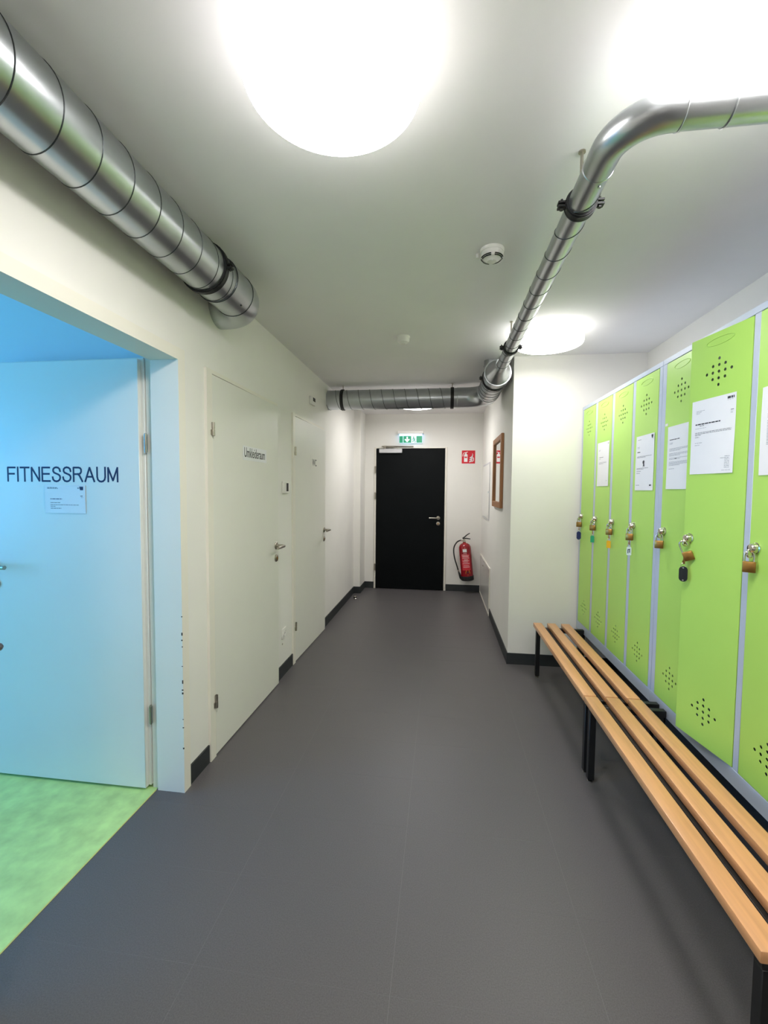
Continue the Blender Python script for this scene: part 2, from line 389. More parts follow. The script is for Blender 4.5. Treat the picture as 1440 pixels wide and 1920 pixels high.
# ================================================================ NOTICES
def sheet(name, label, P0, right, upv, wd, hg, lines, wav=.002, group=None, blobs=()):
    """a sheet of paper: P0 lower left corner, lines = (x, z, length, thickness, material) measured from the top left"""
    P0 = Vector(P0); right = Vector(right).normalized(); upv = Vector(upv); nr = right.cross(upv)
    ph = random.random()*6
    def pt(x, z, off=0): return P0+right*x+upv*z+nr*(.0012+wav*(.5+.5*math.sin(x/wd*5+ph)*math.cos(z/hg*4+ph*2))+off)
    nx, nz = 8, 10; mb = MB(); vs = []; fs = []
    for j in range(nz+1):
        for i in range(nx+1): vs.append(pt(wd*i/nx, hg*j/nz))
    n0 = len(vs)
    for j in range(nz+1):
        for i in range(nx+1): vs.append(pt(wd*i/nx, hg*j/nz, -.0004))
    for j in range(nz):
        for i in range(nx):
            q = (j*(nx+1)+i, j*(nx+1)+i+1, (j+1)*(nx+1)+i+1, (j+1)*(nx+1)+i); fs.append(q); fs.append(tuple(n0+a for a in q[::-1]))
    bd = [i for i in range(nx+1)]+[(j*(nx+1)+nx) for j in range(1, nz+1)]+[nz*(nx+1)+i for i in range(nx-1, -1, -1)]+[j*(nx+1) for j in range(nz-1, 0, -1)]
    for a, b in zip(bd, bd[1:]+bd[:1]): fs.append((a, b, n0+b, n0+a))
    mb.add(vs, fs)
    o = finish(name, mb, 'paper')
    tag(o, label, 'notice', group)
    by = {}
    for x, z, l, t, mm in lines: by.setdefault(mm, []).append((x, z, l, t))
    rr = random.Random(len(label))
    for mm, ls in by.items():
        pm = MB()
        for x, z, l, t in ls:
            # a printed line is broken into word-like runs
            cx = x
            while cx < x+l-1e-5:
                wl_ = min(rr.uniform(.006, .018), x+l-cx); seg = max(1, int(wl_/.008))
                for q in range(seg):
                    xa = cx+wl_*q/seg; xb = cx+wl_*(q+1)/seg
                    pm.add([pt(xa, hg-z-t, .0005), pt(xb, hg-z-t, .0005), pt(xb, hg-z, .0005), pt(xa, hg-z, .0005)], [(0, 1, 2, 3)])
                cx += wl_+.0022
        finish('print', pm, mm, o, smooth=False)['kind'] = 'stuff'
    for pts, mm in blobs:
        bmb = MB(); bmb.add([pt(x, hg-z, .0006) for x, z in pts], [tuple(range(len(pts)))]); finish('print', bmb, mm, o, smooth=False)
    return o
def para(x, z, n, l, t=.0018, dz=.0052, mm='ink_pale', last=.6):
    return [(x, z+i*dz, l*(last if i == n-1 else 1), t, mm) for i in range(n)]
sheet('paper_notice', 'half-size white notice taped below the FITNESSRAUM lettering', (-1.834, LY, 1.297), (1, 0, 0), (0, 0, 1), .21, .13,
      [(.015, .010, .05, .002, 'ink'), (.015, .014, .055, .002, 'ink_navy'), (.17, .010, .012, .006, 'ink_pale'), (.185, .048, .014, .003, 'ink'), (.188, .055, .012, .002, 'ink_pale'),
       (.03, .062, .06, .003, 'ink_navy'), (.03, .080, .05, .0018, 'ink'), (.03, .090, .145, .0018, 'ink'), (.03, .097, .025, .0018, 'ink'), (.03, .106, .055, .0022, 'ink')],
      blobs=[([(.180, .006), (.200, .006), (.200, .022), (.184, .022)], 'ink_navy')])

# ================================================================ LOCKERS
C = 1.08
DZ0, DZ1, BZ0, BZ1 = .404, 2.040, .338, 2.069
cu_holes = [(i*.0289, j*.0252) for j in range(-2, 3) for i in range(-(2-abs(j)), 3-abs(j))]
def door_geo(wd):
    cu = bpy.data.curves.new('d', 'CURVE'); cu.dimensions = '2D'; cu.fill_mode = 'BOTH'; cu.extrude = .0008
    def spl(pts):
        sp = cu.splines.new('POLY'); sp.points.add(len(pts)-1); sp.use_cyclic_u = True
        for p, (x, y) in zip(sp.points, pts): p.co = (x, y, 0, 1)
    spl([(0, DZ0), (wd, DZ0), (wd, DZ1), (0, DZ1)])
    for zc in (1.886, .538):
        for hx, hz in cu_holes: spl([(wd/2+hx+.0060*math.cos(a*PI/5), zc+hz+.0060*math.sin(a*PI/5)) for a in range(10)])
    vs, fs = curve_mesh(cu)
    mb = MB().add([(-v.z+.0008, v.x, v.y) for v in vs], fs)
    # folded flange behind the sheet so that the leaf reads as a steel pan
    mb.box(.0016, .020, 0, .0016, DZ0, DZ1).box(.0016, .020, wd-.0016, wd, DZ0, DZ1).box(.0016, .020, .0016, wd-.0016, DZ0, DZ0+.0016).box(.0016, .020, .0016, wd-.0016, DZ1-.0016, DZ1)
    return mb
DOORS = {}
def locker_door(parent, y_h, wd, ang, label=None):
    key = round(wd, 3)
    if key not in DOORS:
        DOORS[key] = {}
        d = DOORS[key]
        d['door'] = finish('door', door_geo(wd), 'locker_green', loc=(0, 0, 0), angle=30)
        d['oval'] = finish('embossed_oval', MB().ring((.0, wd/2, 2.004), (1, 0, 0), .014, .0016, n=40, k=8, sx=4.6), 'locker_green', loc=(0, 0, 0))
        hy = wd-.036; zc = 1.228
        kn = MB().lathe((.002, hy, zc), (-1, 0, 0), [(0, .020), (.006, .020), (.008, .017), (.022, .015), (.026, .012), (.027, .005)], 24)
        kn.box(-.030, -.004, hy-.0035, hy+.0035, zc-.026, zc-.004, .001)                      # turning staple
        kn.ring((-.020, hy, zc-.022), (0, 1, 0), .010, .0032, n=20, k=8)
        d['knob'] = finish('rotary_latch', kn, 'chrome', loc=(0, 0, 0))
        src = d
        fresh = True
    else:
        fresh = False; src = DOORS[key]
    os = {}
    for n, o in src.items():
        if fresh: c = o
        else: c = o.copy(); COL.objects.link(c)
        os[n] = c
    os['door'].parent = parent; os['door'].location = Vector((C, y_h, 0))-ORG[parent.name]; os['door'].rotation_euler = (0, 0, ang)
    for n in ('oval', 'knob'): os[n].parent = os['door']; os[n].location = (0, 0, 0)
    if label: os['door']['label'] = label
    return Matrix.Translation((C, y_h, 0)) @ Matrix.Rotation(ang, 4, 'Z')
def locker(y0, y1, doors, label):
    t = thing('locker', (1.30, (y0+y1)/2, BZ0), label, 'locker')
    xb = 1.528; s = MB(); th = .012
    s.box(C+.022, xb, y0, y1, BZ1-.010, BZ1).box(C+.022, xb, y0, y1, BZ0, BZ0+.010).box(xb-.004, xb, y0, y1, BZ0, BZ1)
    s.box(C+.022, xb, y0, y0+.002, BZ0+.01, BZ1-.01).box(C+.022, xb, y1-.002, y1, BZ0+.01, BZ1-.01)
    s.box(C, C+.022, y0, y1, DZ1+.003, BZ1, .0015).box(C, C+.022, y0, y1, BZ0, DZ0-.003, .0015)
    edges = [y0]+[e for d in doors for e in d[:2]]+[y1]
    for i in range(0, len(edges), 2):
        s.box(C+.0005, C+.022, edges[i]+(.0 if i == 0 else .0022), edges[i+1]-(.0 if i == len(edges)-2 else .0022), DZ0-.003, DZ1+.003, .0015)
        if 0 < i < len(edges)-2: ym = (edges[i]+edges[i+1])/2; s.box(C+.022, xb, ym-.001, ym+.001, BZ0, BZ1)
    finish('body', s, 'locker_grey', t)
    for ye in (y0+.03, y1-.06):
        finish('support_leg', MB().box(1.49, 1.52, ye, ye+.03, .0, .308, .002), 'black_steel', t)
        finish('support_leg', MB().box(1.10, 1.13, ye, ye+.03, .0, .308, .002), 'black_steel', t)
        finish('support_bar', MB().box(1.10, 1.52, ye, ye+.03, .306, BZ0+.0005, .002), 'black_steel', t)
    return t, [locker_door(t, d[0], d[1]-d[0], d[2], d[3] if len(d) > 3 else None) for d in doors]
W = .264
lockA, TA = locker(2.3595, 3.604, [(2.394, 2.394+W, 0), (2.698, 2.698+W, 0), (3.002, 3.002+W, 0), (3.308, 3.308+W, 0)],
                   'four-door green steel locker with grey frame against the white end wall')
lockB, TB = locker(1.090, 2.3575, [(1.120, 1.120+W, 0), (1.423, 1.423+W, 0), (1.722, 1.722+.286, math.radians(11.0), 'green locker door standing slightly ajar'), (2.046, 2.046+.272, 0)],
                   'four-door green steel locker with one door ajar and the opened padlock')
D4, D3, D2, D1 = TA; D8, D7, D6, D5 = TB

def locker_notice(T, wd, y0, z0, label, lines, blobs=(), pw=.21, ph=.297):
    """y0 = distance of the sheet's free-edge side from the hinge"""
    P0 = T @ Vector((0, y0, z0)); right = T.to_3x3() @ Vector((0, -1, 0))
    sheet('paper_notice', label, P0, right, (0, 0, 1), pw, ph, lines, .0025, None, blobs)
locker_notice(D2, W, .234, 1.455, 'faint white letter taped to green door second from the white end wall',
              [(.182, .012, .018, .006, 'ink_pale'), (.03, .05, .03, .0018, 'ink_pale'), (.03, .056, .02, .0018, 'ink_pale'), (.035, .10, .075, .003, 'ink'), (.035, .112, .03, .002, 'ink_pale')]
              + para(.03, .135, 3, .14) + [(.17, .26, .02, .002, 'ink_pale')])
locker_notice(D4, W, .231, 1.427, 'crumpled white letter printed with a dark ribbon picture on green door',
              [(.02, .02, .04, .0018, 'ink'), (.02, .06, .03, .0018, 'ink_pale'), (.02, .066, .025, .0018, 'ink_pale'), (.02, .086, .035, .005, 'ink')]
              + para(.02, .112, 2, .165, mm='ink') + para(.02, .176, 2, .13, mm='ink') + [(.02, .192, .05, .002, 'ink'), (.02, .203, .04, .002, 'ink'), (.015, .268, .04, .002, 'ink'), (.17, .266, .022, .008, 'ink')],
              blobs=[([(.178, .008), (.196, .006), (.198, .014), (.190, .028), (.182, .022)], 'ink'),
                     ([(.088, .140), (.100, .134), (.108, .141), (.106, .152), (.110, .172), (.101, .166), (.092, .174), (.094, .155), (.087, .150)], 'ink')])
locker_notice(D5, .272, .236, 1.433, 'white letter half hidden behind the locker door that stands ajar',
              [(.02, .062, .09, .0035, 'ink'), (.02, .078, .03, .0018, 'ink_pale'), (.02, .083, .025, .0018, 'ink_pale')] + para(.02, .105, 3, .165) + para(.02, .128, 3, .165)
              + para(.02, .15, 2, .165) + [(.07, .153, .02, .003, 'ink')] + para(.02, .168, 4, .165) + [(.02, .20, .05, .0018, 'ink_pale'), (.185, .012, .015, .008, 'ink')])
locker_notice(D6, .286, .266-.0, 1.493, 'white letter with bold heading taped to the locker door standing ajar',
              [(.172, .010, .030, .009, 'ink'), (.172, .022, .028, .0012, 'ink_pale'), (.024, .042, .045, .0014, 'ink_pale'), (.024, .047, .030, .0014, 'ink_pale'), (.024, .052, .02, .0014, 'ink_pale'),
               (.188, .060, .014, .0022, 'ink'), (.188, .067, .012, .0014, 'ink_pale'), (.188, .072, .010, .0014, 'ink_pale'),
               (.022, .094, .122, .0045, 'ink'), (.045, .102, .022, .002, 'ink'), (.022, .112, .055, .0014, 'ink_pale'),
               (.022, .129, .172, .0015, 'ink'), (.022, .134, .172, .0015, 'ink'), (.022, .139, .03, .0015, 'ink'), (.022, .147, .022, .0015, 'ink'),
               (.022, .170, .038, .0015, 'ink_pale'), (.022, .179, .026, .0015, 'ink_pale')]
              + [(.172-.02*(i == 1), .232+i*.006, .022+.02*(i == 1), .0018, 'ink_pale') for i in range(8)] + [(.16, .285, .04, .0012, 'ink_pale')])
locker_notice(D7, W, .236, 1.479, 'white letter with many text lines on green door beside the padlock without tag',
              [(.03, .075, .11, .004, 'ink')] + para(.03, .092, 3, .15) + para(.03, .115, 16, .16, mm='ink_pale') + [(.172, .010, .030, .009, 'ink')])

# ---------------------------------------------------------------- bits of clear tape
tp = finish('adhesive_tape', MB().box(C-.0012, C-.0004, 2.288, 2.312, 1.738, 1.750), 'plastic_white'); tag(tp, 'scrap of clear tape above the half hidden letter', 'tape')

# ================================================================ PADLOCKS AND KEYS
def place(mb_fn, T): return mb_fn
PL = {}
def padlock_parts():
    body = MB().box(-.010, .010, -.0185, .0185, -.064, -.026, .003, 2)
    sh = [(0, -.0135, -.030), (0, -.0135, -.006)]+[(0, -.0135*math.cos(a*PI/8), -.006+.0135*math.sin(a*PI/8)) for a in range(1, 8)]+[(0, .0135, -.006), (0, .0135, -.030)]
    return body, MB().loft(sh, .0034, 10)
def padlock(T, wd, rot, label, opened=False, tilt=0):
    hang = T @ Vector((-.032 if opened else -.022, wd-.036, 1.228-.020))
    R = Matrix.Translation(hang) @ Matrix.Rotation(rot, 4, 'Z') @ Matrix.Rotation(tilt, 4, 'X')
    t = thing('padlock', hang+Vector((0, 0, -.062)), label, 'padlock')
    b, s = padlock_parts()
    if opened:
        b.xf(Matrix.Translation((0, 0, -.012)))
        sh = [(0, .0135, -.044), (0, .0135, -.006)]+[(0, .0135*math.cos(a*PI/8), -.006+.0135*math.sin(a*PI/8)) for a in range(1, 8)]+[(0, -.0135, -.006), (0, -.0135, -.014)]
        s = MB().loft(sh, .0034, 10)
    finish('padlock_body', b.xf(R), 'brass', t); finish('shackle', s.xf(R), 'chrome', t)
    kb = MB().cyl((0, 0, -.0635-(.012 if opened else 0)), (0, 0, -.060-(.012 if opened else 0)), .006, n=14); finish('key_barrel', kb.xf(R), 'steel', t)
    return R
def key_fob(R, kind, label, dz=0, rot=0, off=(0, 0, 0)):
    p = R @ Vector((0, 0, -.063-dz))+Vector(off)
    t = thing('key_fob', p+Vector((0, 0, -.075)), label, 'key')
    finish('key', MB().box(p.x-.0008, p.x+.0008, p.y-.0035, p.y+.0035, p.z-.012, p.z+.004).lathe((p.x-.001, p.y, p.z-.018), (1, 0, 0), [(0, .009), (.002, .009)], 18), 'brass', t)
    finish('split_ring', MB().ring((p.x-.001, p.y, p.z-.032), (.6, 1, 0), .009, .0011, n=24, k=6), 'chrome', t)
    z1 = p.z-.039
    if kind in ('tag_blue', 'tag_black'):
        pts = []
        for i in range(12): a = PI*i/11; pts.append((math.cos(a)*.0155, .0165+math.sin(a)*.0155))
        for i in range(12): a = PI+PI*i/11; pts.append((math.cos(a)*.0155, -.0165+math.sin(a)*.0155))
        h = .031
    else:
        pts = [(-.012, -.024), (.012, -.024), (.012, .018), (.006, .024), (-.006, .024), (-.012, .018)]; h = .024
    Q = Matrix.Translation((p.x, p.y, z1-h+.002)) @ Matrix.Rotation(rot, 4, 'Z')
    pl = finish('tag', MB().prism([(-.0022, x, z) for x, z in pts], (.0044, 0, 0)).xf(Q), kind, t)
    if kind == 'tag_white':
        finish('tag_marks', MB().box(-.0027, -.0023, -.006, -.002, -.010, .012).box(-.0027, -.0023, .002, .006, -.014, .006).box(-.0027, -.0023, -.006, .006, .006, .010).xf(Q), 'ink_navy', pl)
    elif kind == 'tag_black':
        for zz in (-.026, .026): finish('rivet', MB().cyl((-.003, 0, zz), (.003, 0, zz), .003, n=12).xf(Q), 'steel', pl)
R1 = padlock(D1, W, 1.0, 'brass padlock with dark blue oval key tag'); key_fob(R1, 'tag_blue', 'dark blue oval key tag hanging from a brass padlock', rot=1.06)
R2 = padlock(D2, W, 1.0, 'brass padlock with green key tag'); key_fob(R2, 'tag_green', 'green plastic key tag hanging from a brass padlock', rot=1.06)
R3 = padlock(D3, W, 1.0, 'brass padlock with yellow key tag'); key_fob(R3, 'tag_yellow', 'yellow plastic key tag hanging from a brass padlock', rot=1.06)
R4 = padlock(D4, W, 1.0, 'brass padlock with white key tag'); key_fob(R4, 'tag_white', 'white key tag with dark marks hanging from a brass padlock', rot=1.06)
padlock(D5, .272, 1.0, 'closed brass padlock beside the half hidden letter, no key tag')
R6 = padlock(D6, .286, 1.1, 'opened brass padlock hanging askew on the door ajar', True, -.38)
key_fob(R6, 'tag_black', 'black oval key tag hanging from the opened padlock', dz=.010, rot=.85, off=(-.020, .006, .006))
padlock(D7, W, 1.0, 'closed brass padlock on the door beside the one ajar, no key tag')

# ================================================================ BENCHES
def bench(y0, y1, label, end_far):
    t = thing('bench', (.85, (y0+y1)/2, 0), label, 'bench', None)
    zs = .411; x_s = .712
    for i in range(3):
        x0 = x_s+i*.1015
        finish('slat', MB().box(x0, x0+.062, y0, y1, zs-.030, zs, .0035, 2), 'beech', t)
    for ye in (y0+.015, y1-.045):
        finish('leg', MB().box(x_s+.016, x_s+.046, ye, ye+.03, .012, .352, .002), 'black_steel', t)
        finish('leg', MB().box(1.030, 1.060, ye, ye+.03, .012, .352, .002), 'black_steel', t)
        finish('crossbar', MB().box(x_s+.016, 1.072, ye, ye+.03, .350, .3812, .002), 'black_steel', t)
        for x in (x_s+.031, 1.045):
            finish('levelling_foot', MB().lathe((x, ye+.015, 0), (0, 0, 1), [(0, .013), (.005, .013), (.008, .006), (.014, .005)], 18), 'steel', t)
    for xx in (.80, .985):
        finish('rail', MB().box(xx, xx+.025, y0+.04, y1-.04, .352, .379, .002), 'black_steel', t)
    return t
bench(2.2265, 3.425, 'beech slat bench on black steel legs, at the white end wall', True)
bench(1.012, 2.2180, 'beech slat bench under the locker with the door ajar', False)

# ================================================================ VENTILATION DUCTS
def arc(c, a0, a1, R, e1, e2, n=12):
    c = Vector(c); e1 = Vector(e1); e2 = Vector(e2)
    return [c+e1*R*math.cos(a0+(a1-a0)*i/n)+e2*R*math.sin(a0+(a1-a0)*i/n) for i in range(n+1)]
def helix(p0, p1, r, pitch, ph=0, rt_=.0026, hand=1):
    p0 = Vector(p0); p1 = Vector(p1); ax = (p1-p0); L = ax.length; ax.normalize()
    ref = Vector((0, 0, 1)); e1 = (ref-ax*ref.dot(ax)).normalized(); e2 = ax.cross(e1); n = max(8, int(L/pitch*40))
    return MB().loft([p0+ax*L*i/n+(e1*math.cos(ph+hand*2*PI*L/pitch*i/n)+e2*math.sin(ph+hand*2*PI*L/pitch*i/n))*r for i in range(n+1)], rt_, 6)
def clamp(parent, c, axis, r, side, ztop, ears=True, rod=True):
    c = Vector(c); ax = Vector(axis); side = Vector(side)
    cl = finish('pipe_clamp', MB().lathe(c-ax*.016, ax, [(0, r+.0005), (0, r+.006), (.032, r+.006), (.032, r+.0005)], 40), 'rubber', parent)
    b = MB().lathe(c-ax*.011, ax, [(0, r+.006), (0, r+.0085), (.005, r+.0085), (.005, r+.006)], 40).lathe(c+ax*.006, ax, [(0, r+.006), (0, r+.0085), (.005, r+.0085), (.005, r+.006)], 40)
    b.lathe(c-ax*.009, ax, [(0, r+.0055), (0, r+.0078), (.018, r+.0078), (.018, r+.0055)], 40)
    finish('steel_band', b, 'black_steel', cl)
    if ears:
        for s in (-1, 1):
            e = MB(); q = c+side*s*(r+.017); hs = side*.012+ax*.011
            for dz_ in (-.006, .006): e.box(q.x-abs(hs.x), q.x+abs(hs.x), q.y-abs(hs.y), q.y+abs(hs.y), q.z+dz_-.003, q.z+dz_+.003)
            e.cyl(q+Vector((0, 0, -.014)), q+Vector((0, 0, .018)), .004, n=10).cyl(q+Vector((0, 0, -.015)), q+Vector((0, 0, -.010)), .007, n=6)
            finish('clamp_screw', e, 'black_steel', cl)
    if rod:
        finish('threaded_rod', MB().cyl(c+Vector((0, 0, r+.004)), (c.x, c.y, ztop), .005, n=10).lathe((c.x, c.y, ztop-.004), (0, 0, 1), [(0, .011), (.005, .011)], 16), 'steel', cl)
# wide duct along the wall over the gym doorway
dx, dz, dr = -1.019, 2.359, .099
t = thing('ventilation_duct', (dx, 0, dz-dr), 'wide galvanised spiral duct over the gym doorway, elbowing into the wall', 'duct')
finish('pipe', MB().loft([(dx, BACK, dz), (dx, 1.93, dz)], dr, 56), 'zinc', t)
finish('spiral_seam', helix((dx, BACK, dz), (dx, 1.90, dz), dr, .1235, 1.0, .0019), 'zinc_seam', t)
eb = arc((dx-.125, 2.085, dz), 0, PI/2, .125, (1, 0, 0), (0, 1, 0), 14)
finish('elbow', MB().loft([(dx, 1.90, dz), (dx, 1.96, dz), (dx, 2.02, dz)]+eb+[(A-.02, 2.21, dz)], dr+.002, 56), 'zinc', t)
for yy, rr_ in ((1.90, .0022), (2.06, .0016)): finish('joint_bead', MB().ring((dx, yy, dz), (0, 1, 0), dr+.003, rr_, 48, 6), 'zinc_seam', t)
finish('rivet', MB().cyl((dx+.07, 2.0, dz-.079), (dx+.06, 2.0, dz-.068), .004, n=10), 'zinc_seam', t)
clamp(t, (dx, 1.80, dz), (0, 1, 0), dr, (1, 0, 0), H, ears=False)
finish('clamp_screw', MB().box(dx+dr+.004, dx+dr+.028, 1.79, 1.812, dz-.012, dz-.005).box(dx+dr+.004, dx+dr+.028, 1.79, 1.812, dz+.003, dz+.010).cyl((dx+dr+.018, 1.80, dz-.02), (dx+dr+.018, 1.80, dz+.022), .004, n=10), 'black_steel', t)
# large duct across the corridor with elbow, short straight and reducer
hy, hz, hr, sx, sz = 4.46, 2.337, .0985, .42, 2.322
t = thing('ventilation_duct', (-.4, hy, hz-hr), 'large spiral duct spanning the corridor with elbow and cone reducer', 'duct')
finish('pipe', MB().loft([(A-.02, hy, hz), (.17, hy, hz)], hr, 48), 'zinc', t)
finish('spiral_seam', helix((A, hy, hz), (.10, hy, hz), hr, .118, 2.2), 'zinc_seam', t)
el = arc((.42-.20, hy-.20, hz), PI/2, 0, .20, (1, 0, 0), (0, 1, 0), 14)
finish('elbow', MB().loft([(.14, hy, hz)]+el+[(.42, 4.20, hz)], hr+.002, 48), 'zinc', t)
finish('branch_pipe', MB().loft([(.42, 4.24, hz), (.42, 3.56, hz)], hr, 48), 'zinc', t)
finish('spiral_seam', helix((.42, 4.16, hz), (.42, 3.70, hz), hr, .11), 'zinc_seam', t)
finish('joint_bead', MB().ring((.14, hy, hz), (1, 0, 0), hr+.002, .003, 48, 6), 'zinc', t); finish('joint_bead', MB().ring((.42, 4.19, hz), (0, 1, 0), hr+.002, .003, 48, 6), 'zinc', t)
finish('reducer', MB().lathe((.42, 3.64, hz), (0, -1, 0), [(0, hr+.003), (.10, hr+.003), (.101, hr+.006), (.106, hr+.006), (.107, hr-.002), (.28, .045), (.34, .0425)], 48), 'zinc', t)
finish('branch_stub', MB().loft([(.375, 3.72, hz+.06), (.375, 3.72, H)], .045, 28).ring((.375, 3.72, hz+.10), (0, 0, 1), .047, .003), 'zinc', t)
clamp(t, (-1.02, hy, hz), (1, 0, 0), hr, (0, 1, 0), H, ears=False); clamp(t, (.09, hy, hz), (1, 0, 0), hr, (0, 1, 0), H, ears=False)
clamp(t, (.42, 3.70, hz), (0, 1, 0), hr, (1, 0, 0), H, ears=True, rod=False)
# thin duct along the ceiling, turning over the lockers
sr, ty, eR = .040, 1.162, .115
t = thing('ventilation_duct', (.42, 2.2, sz-sr), 'thin spiral duct along the ceiling bending over the green lockers', 'duct')
finish('pipe', MB().loft([(sx, ty+eR+.02, sz), (sx, 3.34, sz)], sr, 36), 'zinc', t)
finish('spiral_seam', helix((sx, 1.40, sz), (sx, 3.30, sz), sr, .147, .6, .0018), 'zinc_seam', t)
el = arc((sx+eR, ty+eR, sz), PI, 1.5*PI, eR, (1, 0, 0), (0, 1, 0), 14)
finish('elbow', MB().loft([(sx, ty+eR+.055, sz)]+el+[(sx+eR+.02, ty, sz)], sr+.0015, 36), 'zinc', t)
finish('side_pipe', MB().loft([(sx+eR, ty, sz), (B2+.02, ty, sz)], sr, 36), 'zinc', t)
finish('joint_bead', MB().ring((sx, ty+eR+.055, sz), (0, 1, 0), sr+.001, .0022, 40, 6), 'zinc', t)
for xx in (.012, .115): finish('joint_bead', MB().ring((sx+eR+xx, ty, sz), (1, 0, 0), sr+.001, .0022, 40, 6), 'zinc', t)
finish('rivet', MB().cyl((sx+.01, ty+eR+.075, sz-sr-.003), (sx+.01, ty+eR+.075, sz-sr+.003), .004, n=10), 'zinc', t)
clamp(t, (sx, 1.49, sz), (0, 1, 0), sr, (1, 0, 0), H); clamp(t, (sx, 2.884, sz), (0, 1, 0), sr, (1, 0, 0), H)

# ================================================================ LAMPS
def lamp(x, y, label, face='lamp_diffuser'):
    t = thing('ceiling_lamp', (x, y, H), label, 'lamp')
    r, h = .215, .086
    finish('base_rim', MB().lathe((x, y, H), (0, 0, -1), [(0, r-.014), (0, r-.008), (.0095, r-.008), (.0095, r-.014)], 72), 'lamp_rim', t)
    finish('diffuser', MB().lathe((x, y, H-h), (0, 0, -1), [(0, r-.0005)]+[(.012*math.sin(a*PI/10), r-.012+.012*math.cos(a*PI/10)) for a in range(1, 6)]+[(.0135, r*.6), (.0145, .01)], 72), face, t)
    finish('diffuser_side', MB().lathe((x, y, H-.009), (0, 0, -1), [(0, r), (h-.0095, r)], 72), 'lamp_diffuser_side', t)
lamp(-.275, 1.085, 'round white drum lamp glowing on open ceiling, clear of the ducts')
lamp(.682, 1.065, 'round white drum lamp glowing above the bend of the thin duct')
lamp(.688, 3.06, 'round white drum lamp glowing beside the thin duct, near the end wall', 'lamp_diffuser_dim')
lamp(-.30, 5.14, 'round white drum lamp behind the large cross duct, near the black door')
lamp(-.275, -1.0, 'round white drum lamp on the ceiling behind the viewpoint, before the gym doorway')

# ================================================================ CEILING AND WALL DEVICES
def smoke(x, y, R, label, slots):
    t = thing('smoke_detector', (x, y, H), label, 'smoke detector')
    finish('base', MB().lathe((x, y, H), (0, 0, -1), [(0, R), (.012, R), (.014, R*.97)], 40), 'plastic_white', t)
    finish('head', MB().lathe((x, y, H-.012), (0, 0, -1), [(0, R*.93), (.016, R*.92), (.028, R*.80), (.032, R*.55), (.040, R*.40), (.042, R*.05)], 40), 'plastic_white', t)
    if slots:
        s = MB()
        for rr_, dz_ in ((R*.885, .0235), (R*.80, .0285)):
            for a0 in range(4):
                pts = [(x+rr_*math.cos(a0*PI/2+.18+(PI/2-.36)*i/8), y+rr_*math.sin(a0*PI/2+.18+(PI/2-.36)*i/8), H-.012-dz_) for i in range(9)]
                s.loft(pts, .0026, 6)
        finish('vent_slot', s, 'plastic_dark', t)
    finish('indicator', MB().lathe((x, y-R*.3, H-.052), (0, 0, -1), [(0, .004), (.002, .003)], 10), 'lamp_rim', t)
smoke(.205, 2.03, .052, 'white smoke detector with dark slots beside the thin duct', True)
smoke(-.28, 3.08, .046, 'small plain white smoke detector on open ceiling between lamps', False)
tag(finish('ceiling_plug', MB().lathe((.145, 2.06, H), (0, 0, -1), [(0, .009), (.018, .008), (.02, .004)], 14), 'plastic_white'), 'tiny white plug on the ceiling beside the slotted smoke detector', 'plug')

t = thing('thermostat', (A, 3.17, 1.385), 'white wall thermostat with dark display between the changing room and toilet doors', 'thermostat')
finish('housing', MB().box(A, A+.016, 3.122, 3.232, 1.385, 1.474, .003), 'plastic_white', t)
finish('display', MB().box(A+.014, A+.0168, 3.176, 3.218, 1.400, 1.462), 'plastic_dark', t)
t = thing('wall_sensor', (A, 3.86, 2.19), 'small white sensor box with black window above the toilet door', 'sensor')
finish('housing', MB().box(A, A+.022, 3.80, 3.925, 2.175, 2.245, .004), 'plastic_white', t)
finish('display', MB().box(A+.018, A+.0228, 3.845, 3.915, 2.208, 2.240), 'plastic_dark', t)
t = thing('power_socket', (A, 3.145, .25), 'white wall socket above the skirting between two white doors', 'socket')
finish('plate', MB().box(A, A+.010, 3.105, 3.185, .285, .365, .003), 'plastic_white', t)
finish('socket_well', MB().lathe((A+.009, 3.145, .325), (1, 0, 0), [(0, .026), (.004, .026), (.004, .022), (.0015, .020)], 28), 'plastic_white', t)
finish('contact', MB().cyl((A+.009, 3.136, .325), (A+.0112, 3.136, .325), .003, n=10).cyl((A+.009, 3.154, .325), (A+.0112, 3.154, .325), .003, n=10), 'plastic_dark', t)
tag(finish('wall_plug', MB().lathe((A, 3.118, .246), (1, 0, 0), [(0, .007), (.004, .006)], 14), 'steel'), 'tiny grey screw in the wall below the power socket', 'screw')
t = thing('door_stop', (-1.09, 5.50, 0), 'small chrome door stop on the floor by the wall pier', 'door stop')
finish('base', MB().lathe((-1.09, 5.50, 0), (0, 0, 1), [(0, .024), (.010, .024), (.012, .022)], 24), 'chrome', t)
finish('buffer', MB().lathe((-1.09, 5.50, .012), (0, 0, 1), [(0, .020), (.016, .020), (.018, .016)], 24), 'rubber', t)
finish('cap', MB().lathe((-1.09, 5.50, .029), (0, 0, 1), [(0, .019), (.006, .019), (.009, .014)], 24), 'chrome', t)

# mirror
t = thing('wall_mirror', (B1, 4.42, 1.257), 'mirror in a brown oak frame on white wall', 'mirror')
y0, y1, z0, z1, fwid, fd = 4.10, 4.745, 1.256, 1.943, .055, .026
for nm, b in (('frame_rail', (y0+fwid, y1-fwid, z1-fwid, z1)), ('frame_rail', (y0+fwid, y1-fwid, z0, z0+fwid)), ('frame_stile', (y0, y0+fwid, z0, z1)), ('frame_stile', (y1-fwid, y1, z0, z1))):
    finish(nm, MB().box(B1-fd, B1, *b, .003), 'oak', t)
finish('mirror_glass', MB().box(B1-.010, B1-.002, y0+fwid-.005, y1-fwid+.005, z0+fwid-.005, z1-fwid+.005), 'mirror_glass', t)
